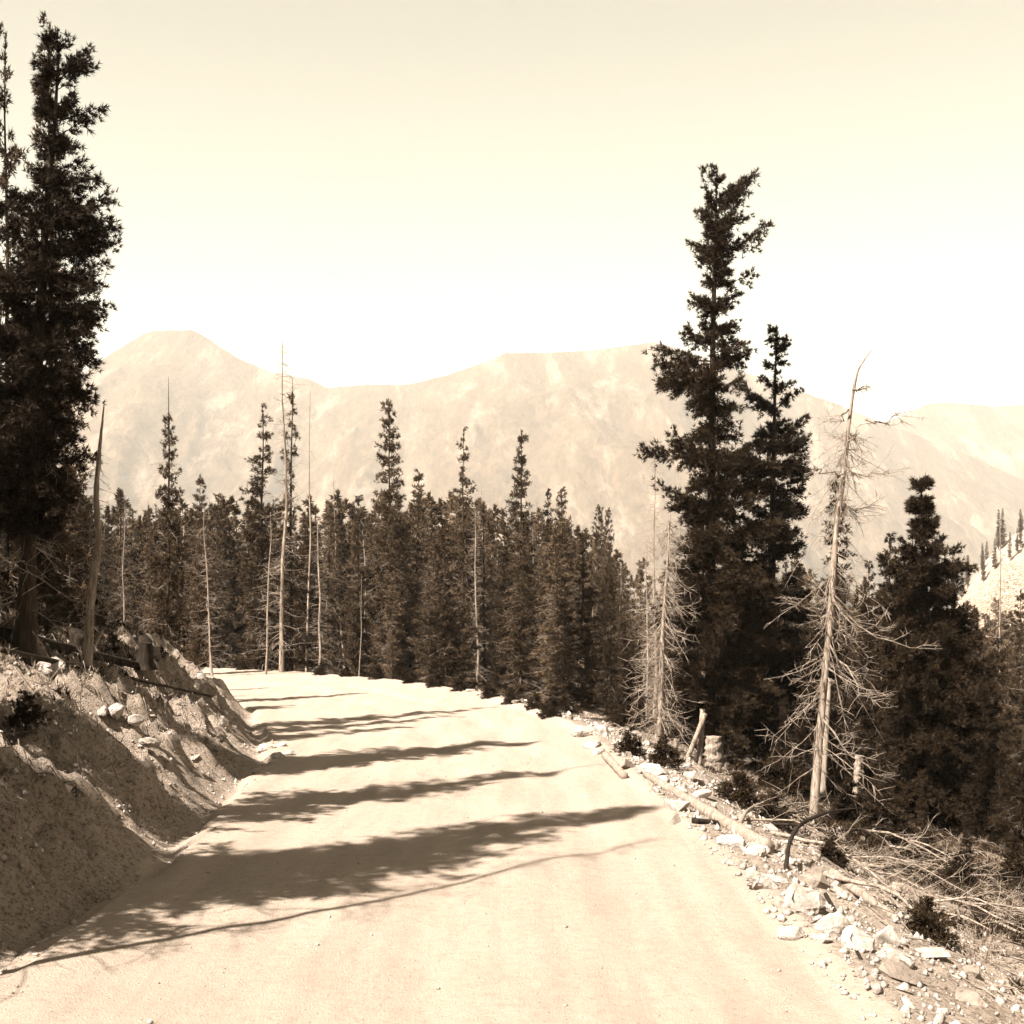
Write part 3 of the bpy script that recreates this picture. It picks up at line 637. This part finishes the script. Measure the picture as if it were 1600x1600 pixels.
for (a, b) in (((1298, 925), (1400, 985)), ((1300, 935), (1440, 1010)), ((1327, 690), (1352, 655)), ((1352, 655), (1400, 660)), ((1318, 740), (1270, 735)), ((1320, 730), (1395, 738)), ((1326, 640), (1300, 655)), ((1334, 610), (1362, 600)), ((1282, 1120), (1380, 1215)), ((1292, 1000), (1370, 1100)), ((1316, 785), (1375, 790)), ((1294, 960), (1230, 935))):
    Y = 19.3; g = Geo(); o0 = np.array([at(1268, Y), Y, gz(at(1268, Y), Y)])
    p0 = np.array([at(a[0], Y), Y, CAM_H + (HOR - a[1]) / FPX * Y]) - o0; p1 = np.array([at(b[0], Y), Y + lr.uniform(-.5, .4), CAM_H + (HOR - b[1]) / FPX * Y]) - o0
    L = np.linalg.norm(p1 - p0); t = np.linspace(0, 1, 7)[:, None]
    q = p0 + (p1 - p0) * t + np.array([0, 0, -.12 * L]) * (t * (1 - t) * 4) + lr.normal(0, .045, (7, 3)) * np.sin(t * 3.1) + lr.normal(0, .03, (7, 3)) * t
    tubes(g, q[None], (.018 * np.linspace(1, .25, 7))[None], 6)
    n = 12; f = lr.uniform(.25, 1, n); c = np.stack([np.interp(f, t[:, 0], q[:, i]) for i in range(3)], 1)
    az0 = math.atan2(p1[1] - p0[1], p1[0] - p0[0])
    dead_limbs(g, lr, c, az0 + lr.normal(0, .7, n), lr.uniform(.12, .38, n), lr.normal(.05, .35, n), .009, 5)
    link('branch', g.mesh('branch', M['dead']), root)

# broken trunks and poles at the foot of the tallest tree
def log_obj(name, label, cat, pts, rads, mt, seed, S=10, rough=.07, group=None, Mn=24):
    pts = np.array(pts, float); o = pts.mean(0); o[2] = pts[:, 2].min(); rng = np.random.default_rng(seed); g = Geo()
    stem(g, rng, pts - o, rads, S, Mn, rough, True)
    return tag(link(name, g.mesh(name, M[mt], True), None, o), label, cat, group)
def pt(px, py, Y): return (at(px, Y), Y, CAM_H + (HOR - py) / FPX * Y)
def gp(px, py, dz=0.):
    x, y, z = hit(px, py); return (x, y, z + dz)
log_obj('dead_tree', 'pale pole leaning right against the tallest tree\'s foot', 'dead trunk', [pt(1064, 1210, 24), pt(1102, 1115, 24.3)], [.05, .045], 'dead', 1)
log_obj('dead_tree', 'upright pale pole beside the leaning one at the tallest tree\'s foot', 'dead trunk', [pt(1091, 1222, 24.2), pt(1098, 1108, 24.4)], [.06, .05], 'dead', 2)
log_obj('tree_stump', 'thick pale broken stump at the tallest tree\'s foot', 'stump', [pt(1115, 1225, 24), pt(1114, 1150, 24)], [.13, .10], 'dead', 3, rough=.2)
log_obj('tree_stump', 'short slanting pale stump left of the leaning pole', 'stump', [pt(1040, 1205, 24.5), pt(1058, 1155, 24.6)], [.07, .06], 'dead', 4)
log_obj('tree_stump', 'pale broken trunk behind the big leaning dead tree', 'stump', [pt(1340, 1245, 22), pt(1343, 1180, 22)], [.085, .06], 'dead', 5, rough=.2)
log_obj('dead_tree', 'slim pale trunk rising close behind the big leaning dead tree', 'dead trunk', [pt(1285, 1240, 20.4), pt(1296, 1060, 20.4)], [.045, .03], 'dead', 6)

# stumps, logs and dead branches on the left bank
def stump(px, py, h, r, label, seed):
    x, y, z = hit(px, py); rng = np.random.default_rng(seed); g = Geo(); S = 14; Mn = 9
    t = np.linspace(0, 1, Mn); a = np.arange(S) / S * 2 * np.pi; V = []
    for i, u in enumerate(t):
        rr = r * (1 + .45 * (1 - u) ** 3 * (1 + .5 * np.sin(a * 4))) * (1 + .07 * rng.standard_normal(S))
        zt = -.15 + (h + .15) * u + (u == 1) * h * .22 * np.cos(a - 2.5) * 1.
        V.append(np.stack([rr * np.cos(a), rr * np.sin(a), zt + 0 * a], 1))
    V = np.concatenate(V); idx = np.arange(Mn * S).reshape(Mn, S); nx = np.roll(idx, -1, 1)
    Q = np.stack([idx[:-1], nx[:-1], nx[1:], idx[1:]], -1).reshape(-1, 4)
    V = np.concatenate([V, [[0, 0, h * .93]]]); T = [(Mn * S, idx[-1, k], idx[-1, (k + 1) % S]) for k in range(S)]
    g.add(V, T, Q); tag(link('tree_stump', g.mesh('tree_stump', M['dark']), None, (x, y, z)), label, 'stump')
stump(227, 1045, .33, .11, 'small black tree stump on the left bank, cut slanting', 11)
stump(122, 1020, .28, .13, 'low dark stump at the foot of the pale crooked snag', 12)
def ground_log(name, label, pxs, r0, r1, mt, seed, n=9, lift=.6, cat='log', group=None):
    a = np.array(gp(*pxs[0])); b = np.array(gp(*pxs[1])); t = np.linspace(0, 1, n)[:, None]
    p = a + (b - a) * t; p[:, 2] = terrain(p[:, 0], p[:, 1]) ; zz = p[:, 2].copy()
    ln = np.interp(t[:, 0], [0, 1], [zz[0], zz[-1]]); p[:, 2] = np.maximum(ln, zz - .03) + np.linspace(r0, r1, n) * lift
    return log_obj(name, label, cat, p, [r0, r1], mt, seed, group=group)
ground_log('fallen_log', 'long black fallen log lying along the top of the left bank', [(0, 1000), (215, 1052)], .10, .06, 'dark', 21)
ground_log('fallen_log', 'thin dark fallen pole below the black log on the left bank', [(0, 1022), (330, 1090)], .035, .02, 'bark', 22)
ground_log('fallen_log', 'pale log half sunk in the rubble at the road\'s right shoulder', [(1010, 1215), (1198, 1332)], .05, .085, 'dead', 23)
ground_log('fallen_log', 'short dark timber lying on the pale rubble right of the road', [(1085, 1287), (1150, 1297)], .045, .05, 'dark', 24)
ground_log('fallen_log', 'short white log at the far end of the right road edge', [(946, 1186), (975, 1218)], .07, .06, 'dead', 25)
ground_log('fallen_log', 'thin stick lying across the rubble above the bottom boulders', [(1290, 1400), (1345, 1500)], .018, .012, 'dark', 30, n=10, lift=.3)
ground_log('fallen_log', 'pale weathered log lying among the slash at the lower right', [(1395, 1395), (1560, 1450)], .07, .05, 'dead', 28)
ground_log('fallen_log', 'pale log above the boulders at the right of the road', [(1300, 1370), (1400, 1440)], .06, .04, 'dead', 29)
def bent(label, pts, r, mt, seed, tw=8):
    P = np.array([gp(p, q, dz) for p, q, dz in pts]); o = P.mean(0).copy(); o[2] = P[:, 2].min(); P = P - o
    g = Geo(); rng = np.random.default_rng(seed); PP = stem(g, rng, P, [r, r * .8, r * .4], 7, 20, .08, True)
    i = rng.integers(6, 19, tw); dead_limbs(g, rng, PP[i], rng.uniform(0, 6.28, tw), rng.uniform(.15, .4, tw), rng.uniform(0, .8, tw), .009, 3)
    tag(link('fallen_branch', g.mesh('fallen_branch', M[mt]), None, o), label, 'branch')
bent('dark arched root-like branch at the foot of the big dead tree', [(1228, 1360, 0), (1232, 1350, .22), (1250, 1340, .36), (1272, 1333, .40), (1300, 1325, .50), (1345, 1315, .46)], .024, 'dark', 31)
bent('pale forked dead branch leaning beside the crooked snag', [(142, 1028, 0), (155, 1018, .2), (163, 1010, .3), (180, 1012, .2)], .022, 'dead', 32, 4)
bent('pale bleached branch hanging over the brush on the left bank', [(70, 1120, .05), (90, 1128, .12), (110, 1135, .1)], .014, 'dead', 33, 10)
bent('short curved pale branch under the two tallest spruces', [(1150, 1300, 0), (1165, 1285, .12), (1185, 1278, .2)], .03, 'dead', 34, 2)
# loose branches of the slash at the lower right
sr = np.random.default_rng(61)
for i in range(46):
    x = sr.uniform(3.3, 7.6); y = sr.uniform(11.5, 19.5)
    L = sr.uniform(.5, 1.9); a = sr.normal(-.75, .5); d = np.array([math.cos(a), math.sin(a)])
    t = np.linspace(0, 1, 8)[:, None]; xy = np.array([x, y]) + d * L * (t - .5) + sr.normal(0, .02, (8, 2))
    z = terrain(xy[:, 0], xy[:, 1]); P = np.concatenate([xy, (np.interp(t[:, 0], [0, .5, 1], [z[0], z.max(), z[-1]]) + .02 + sr.uniform(0, .25) * t[:, 0] * sr.choice([0, 1]))[:, None]], 1)
    o = P.mean(0).copy(); o[2] = P[:, 2].min(); P -= o; g = Geo(); r = sr.uniform(.010, .03)
    tubes(g, P[None], (r * np.linspace(1, .35, 8))[None], 6)
    n = int(sr.integers(5, 14)); k = sr.integers(2, 8, n); dead_limbs(g, sr, P[k], a + sr.normal(0, .7, n), sr.uniform(.15, .6, n), sr.normal(.2, .3, n), .008, 5)
    tag(link('fallen_branch', g.mesh('fallen_branch', M['dead'] if i % 4 else M['dark']), None, o), 'one of the dry branches of the slash heap at the lower right', 'branch', 'dry branches of the slash heap')

# ------------------------------------------------------------------ rocks
def hull(seed, n=16, sq=(1, .8, .6), det=False):
    rng = np.random.default_rng(seed); bm = bmesh.new()
    for p in nrm(rng.standard_normal((n, 3))) * rng.uniform(.8, 1, (n, 1)): bm.verts.new(p * np.array(sq))
    r = bmesh.ops.convex_hull(bm, input=bm.verts); bmesh.ops.delete(bm, geom=[v for v in bm.verts if not v.link_faces], context='VERTS')
    if det:
        bmesh.ops.bevel(bm, geom=bm.edges[:], offset=.07, segments=1, affect='EDGES')
        bmesh.ops.triangulate(bm, faces=bm.faces[:])
        bmesh.ops.subdivide_edges(bm, edges=bm.edges[:], cuts=1, use_grid_fill=True)
        for v in bm.verts: v.co += Vector(rng.normal(0, .018, 3))
    me = bpy.data.meshes.new('rock'); bm.to_mesh(me); bm.free(); return me
RP = [hull(900 + i, int(9 + i % 5 * 2), (1, .6 + .3 * ((i * 7) % 4) / 3, .45 + .3 * ((i * 5) % 4) / 3)) for i in range(12)]
RPD = []
for m_ in RP:
    m2 = m_.copy(); m_.materials.append(M['rock']); m2.materials.append(M['rockd']); RPD.append(m2)
BP = [hull(950 + i, 22, (1, .75, .68), True) for i in range(5)]
for b_ in BP: b_.materials.append(M['rock'])
rk = np.random.default_rng(71)
def rock(me, x, y, s, label, group=None, sink=.42):
    o = link('rock', me, None, (x, y, gz(x, y) + s * (.5 - sink))); o.scale = (s, s * rk.uniform(.8, 1.2), s * rk.uniform(.8, 1.1))
    o.rotation_euler = (rk.normal(0, .3), rk.normal(0, .3), rk.uniform(0, 6.28)); tag(o, label, 'rock', group); return o
def rock_px(px, py, wpx, label, k=0):
    x, y, z = hit(px, py); rock(BP[k % 5], x, y, wpx / FPX * y / 2 * (1.65 if px > 850 else 1.35), label, None, .33)
for a in [(1255, 1420, 66, 'largest pale boulder in the rubble right of the road'), (1300, 1455, 50, 'rounded white boulder just below the largest boulder'), (1235, 1465, 36, 'pale boulder on the road side of the rounded white one'),
          (1180, 1335, 34, 'pale boulder below the pale log\'s cut end'), (1145, 1322, 40, 'flat-sided boulder under the short dark timber'), (1190, 1385, 44, 'broad pale rock left of the largest boulder'),
          (1205, 1300, 22, 'small white boulder above the pale log'), (1340, 1480, 50, 'dark-sided rock below the rounded boulder'), (1400, 1500, 46, 'pale rock at the bottom of the rubble'), (910, 1150, 34, 'pale rock capping the shoulder at the bend'), (925, 1168, 26, 'pale rock below the one capping the shoulder'),
          (935, 1178, 18, 'small pale rock lowest of the three at the bend shoulder'), (80, 1052, 52, 'smooth pale boulder below the black log on the left bank'), (182, 1125, 34, 'pale rock at the break of the left bank'), (235, 1165, 30, 'pale upright rock on the cut face of the left bank'), (160, 1118, 26, 'pale rock left of the one at the bank\'s break'),
          (212, 1140, 26, 'pale rock between the two largest on the cut face'), (435, 1185, 22, 'pale stone beside the dark ditch hollow'), (452, 1180, 18, 'small pale stone right of the ditch hollow'), (440, 1166, 16, 'stone above the dark ditch hollow'), (415, 1172, 26, 'dark stone in the ditch hollow'), (1095, 1245, 26, 'pale rock above the timber on the shoulder'), (1060, 1240, 22, 'pale rock beside the half sunk log')]:
    rock_px(*a[:3], a[3], k=a[0])
n_ = 0
while n_ < 165:        # rubble along the outer edge
    ar = rk.uniform(8, 36); i = np.searchsorted(np.cumsum(np.hypot(*np.diff(RE, axis=0).T)) - 40, ar); a, b = RE[i], RE[i + 1]
    acc = np.concatenate([[0], np.cumsum(np.hypot(*np.diff(RE, axis=0).T))])[i] - 40; d = (b - a) / np.hypot(*(b - a)); p = a + d * (ar - acc)
    off = rk.gamma(2.4, .5) - .02; x, y = p + np.array([d[1], -d[0]]) * off
    if y < 7: continue
    s = min(.05 + rk.exponential(.075), .27); rock(RP[n_ % 12] if rk.random() < .66 else RPD[n_ % 12], x, y, s, 'one of the small rocks of the rubble along the right road edge', 'small rocks of the rubble along the right road edge'); n_ += 1
n_ = 0
while n_ < 110:        # stones on the left bank
    y = rk.uniform(8.5, 34); dl = rk.gamma(2.6, .7); x = float(np.interp(y, LE[:, 1], LE[:, 0])) - dl
    s = min(.04 + rk.exponential(.05), .2); rock(RP[n_ % 12] if rk.random() < .7 else RPD[n_ % 12], x, y, s, 'one of the small stones strewn over the left bank', 'small stones strewn over the left bank'); n_ += 1

# ------------------------------------------------------------------ countless small stuff
def pebbles():
    g = Geo(); rng = np.random.default_rng(81)
    oct_ = np.array([(1, 0, 0), (-1, 0, 0), (0, 1, 0), (0, -1, 0), (0, 0, 1), (0, 0, -1)], float); T = np.array([(0, 2, 4), (2, 1, 4), (1, 3, 4), (3, 0, 4), (2, 0, 5), (1, 2, 5), (3, 1, 5), (0, 3, 5)])
    y = np.concatenate([rng.uniform(6.5, 30, 9000), rng.uniform(6.5, 26, 9000), rng.uniform(7, 24, 5500)])
    x = np.concatenate([rng.uniform(2.1, 5., 9000) - .03 * (y[:9000] - 9), np.interp(y[9000:18000], LE[:, 1], LE[:, 0]) - rng.gamma(2.4, .8, 9000) + .15, rng.uniform(-3.7, 2.2, 5500)])
    s = .005 + rng.exponential(.0115, len(x)); s[9000:18000] *= .6; s[18000:] *= .22; s = np.minimum(s, .055)
    z = terrain(x, y) + s * .3
    V = oct_[None] * (s[:, None, None] * rng.uniform(.6, 1.2, (len(x), 6, 3))) + rng.normal(0, .15, (len(x), 6, 3)) * s[:, None, None] + np.stack([x, y, z], 1)[:, None]
    g.add(V, (np.arange(len(x))[:, None, None] * 6 + T[None]).reshape(-1, 3)); return g
tag(link('pebbles', pebbles().mesh('pebbles', M['rock'])), 'loose pebbles and gravel over road edges and banks', 'gravel', None, 'stuff')
def litter():
    g = Geo(); rng = np.random.default_rng(83); n = 8500
    y = rng.uniform(9, 32, n); left = rng.random(n) < .45
    x = np.where(left, np.interp(y, LE[:, 1], LE[:, 0]) - .8 - rng.gamma(2, 1.1, n), np.interp(y, RE[:, 1], RE[:, 0]) + 1.2 + rng.gamma(2, 1.4, n))
    a = rng.normal(-.7, .8, n); L = rng.uniform(.08, .5, n); d = np.stack([np.cos(a), np.sin(a)], 1)
    P = []
    for t in (-.5, 0, .5):
        xy = np.stack([x, y], 1) + d * (L * t)[:, None]; P.append(np.concatenate([xy, (terrain(xy[:, 0], xy[:, 1]) + .012 + rng.exponential(.02, n))[:, None]], 1))
    tubes(g, np.stack(P, 1), (rng.uniform(.003, .009, n))[:, None] * np.array([[1, 1, .6]]), 3); return g
tag(link('twig_litter', litter().mesh('twig_litter', M['dead'])), 'dry twigs and sticks littering both roadside slopes', 'twigs', None, 'stuff')
def plants(n, seed, dark):
    g = Geo(); rng = np.random.default_rng(seed)
    y = rng.uniform(9, 34, n); left = rng.random(n) < .4
    x = np.where(left, np.interp(y, LE[:, 1], LE[:, 0]) - 1.6 - rng.gamma(2, 1.3, n), np.interp(y, RE[:, 1], RE[:, 0]) + 2. + rng.gamma(2, 1.5, n))
    c = vn(x * 1.1, y * 1.1, seed) + .15 * rng.standard_normal(n); k = c > (.05 if dark else -.05); x, y = x[k], y[k]; m = 12
    X = np.repeat(x, m) + rng.normal(0, .05, len(x) * m); Y = np.repeat(y, m) + rng.normal(0, .05, len(x) * m)
    C = np.stack([X, Y, terrain(X, Y) - .01], 1)
    blades(g, rng, C, np.tile([0, 0, 1.], (len(C), 1)), .13 if dark else .11, .012 if dark else .006, 2, .5); return g
tag(link('ground_cover', plants(6500, 85, True).mesh('ground_cover', M['fold'])), 'low dark heath plants on the slopes beside the road', 'ground cover', None, 'stuff')
tag(link('dry_grass', plants(4500, 87, False).mesh('dry_grass', M['straw'])), 'pale dry grass tufts on the slopes beside the road', 'grass', None, 'stuff')

# small bushes of young spruce in the slash and under the big trees
bushes = [(500, 1060, 13, 'low spruce skirt at the road edge right of the tall pale trunk'), (590, 1066, 15, 'low spruce bush under the densest column'), (640, 1072, 14, 'low spruce bush right below the densest column'), (680, 1078, 17, 'low spruce bush where the far shadow meets the edge'), (720, 1084, 16, 'low spruce bush below the crooked-topped spruce'), (765, 1095, 18, 'round low bush at the outer bend'), (800, 1104, 17, 'low bush below the cone-shaped spruce'), (835, 1112, 18, 'low bush just before the road\'s crest corner'), (540, 1062, 12, 'smallest low bush along the outer bend'), (380, 1052, 12, 'low bush at the far left end of the bend'),
          (1450, 1465, 34, 'low dark spruce bush at the bottom of the slash'), (1300, 1350, 22, 'small spruce bush behind the arched dark branch'), (1210, 1290, 26, 'small spruce bush right of the pale log\'s end'), (1500, 1380, 26, 'low spruce bush at the edge of the black tree\'s shade'),
          (1150, 1255, 30, 'low spruce bush under the tallest tree'), (1040, 1195, 24, 'low spruce bush beside the bushy dead tree'), (985, 1180, 22, 'low spruce bush below the white log'), (860, 1120, 18, 'low spruce bush at the crest of the road edge'), (40, 1130, 26, 'brushy low spruce on the left bank near the edge'), (1380, 1310, 40, 'dark spruce bush between the dead tree and black tree'), (1330, 1290, 34, 'dark spruce bush right of the big dead tree'), (1220, 1240, 36, 'dark spruce bush left of the big dead tree'), (1590, 1400, 40, 'dark spruce bush cut by the right edge')]
rng = np.random.default_rng(600); gb = spruce(rng, 1.0, lambda u, c: .55 * (1 - u) ** .6 + .05, 70, z0=.02, tl=.09, twd=.013, K=3, dens=1., trunk_r=.02, kink=.01, dead=10, dead_len=.4, whorl=.1)
BU = [(nm, gg.mesh(nm, m_)) for nm, gg, m_ in zip(('trunk', 'crown', 'dead_branches'), gb, live)]
for px, py, hpx, lb in bushes:
    if py < 1113: py -= 5; hpx *= .75
    x, y, z = hit(px, py); H = hpx / FPX * y * 1.9
    root = link('spruce_bush', None, None, (x, y, z - .03)); root.scale = (H * 1.1, H * 1.1, H); root.rotation_euler.z = rng.uniform(0, 6.28); tag(root, lb, 'bush')
    for nm, me in BU: tag(link(nm, me, root), kind='stuff' if nm == 'dead_branches' else None)

# ------------------------------------------------------------------ haze
g = Geo(); a = (-4600, -400, -420); b = (4600, 5600, 680)
V = [(x, y, z) for x in (a[0], b[0]) for y in (a[1], b[1]) for z in (a[2], b[2])]
g.add(V, None, [(0, 1, 3, 2), (4, 6, 7, 5), (0, 4, 5, 1), (2, 3, 7, 6), (0, 2, 6, 4), (1, 5, 7, 3)])
hm = bpy.data.materials.new('haze'); hm.use_nodes = True; hn = hm.node_tree; hn.nodes.remove(hn.nodes['Principled BSDF'])
pv = hn.nodes.new('ShaderNodeVolumePrincipled'); pv.inputs['Density'].default_value = .000125; pv.inputs['Color'].default_value = (1, .96, .88, 1)
hn.links.new(pv.outputs[0], hn.nodes['Material Output'].inputs['Volume'])
tag(link('haze', g.mesh('haze', hm)), 'pale haze over the valley', 'haze', None, 'stuff')


# every small repeat says where it lies
def relabel(group, fmt, zones_, key, sub=lambda o: ''):
    obs = [o for o in COL.objects if o.get('group') == group]
    for lo, hi, zn in zones_:
        for t in sorted({sub(o) for o in obs}):
            z = sorted([o for o in obs if lo <= key(o)[0] < hi and sub(o) == t], key=lambda o: key(o)[1])
            for k, o in enumerate(z): o['label'] = fmt % (nth(k), t, zn)
tone = lambda o: 'dark ' if o.data.materials[0] == M['rockd'] else 'pale '
yy = lambda o: (o.location.y, math.hypot(o.location.x, o.location.y))
relabel('small rocks of the rubble along the right road edge', '%s nearest %srubble rock %s', [(0, 10.5, 'at the very bottom of the view'), (10.5, 13, 'around the largest boulder'), (13, 15, 'near the dark arched branch'), (15, 20, 'beside the half sunk log'), (20, 24, 'near the short white log'), (24, 99, 'at the bend shoulder')], yy, tone)
relabel('small stones strewn over the left bank', '%s nearest %sstone %s', [(0, 11, 'low at the left bank near the camera'), (11, 14, 'on the left bank above the broadest shadow'), (14, 18, 'on the left bank below the black log'), (18, 24, 'on the left bank near the ditch hollow'), (24, 99, 'on the left bank toward the bend')], yy, tone)
relabel('dry branches of the slash heap', '%s nearest %sdry slash branch %s', [(-9, 4.5, 'lying beside the boulders'), (4.5, 6, 'in the middle of the slash heap'), (6, 99, 'at the right end of the slash heap')], lambda o: (o.location.x, o.location.y), lambda o: 'dark ' if o.data.materials[0] == M['dark'] else 'pale ')
relabel('tiny far spruces on the sunlit slope', '%s from the left of the %stiny far spruces on the sunlit slope%s', [(-9e9, 9e9, '')], lambda o: (0, o.location.x / o.location.y))
relabel('spruces of the uphill wood left of the view', '%s nearest %sunseen spruce added uphill to shade the left edge%s', [(-9e9, 9e9, '')], yy and (lambda o: (0, o.location.y)))
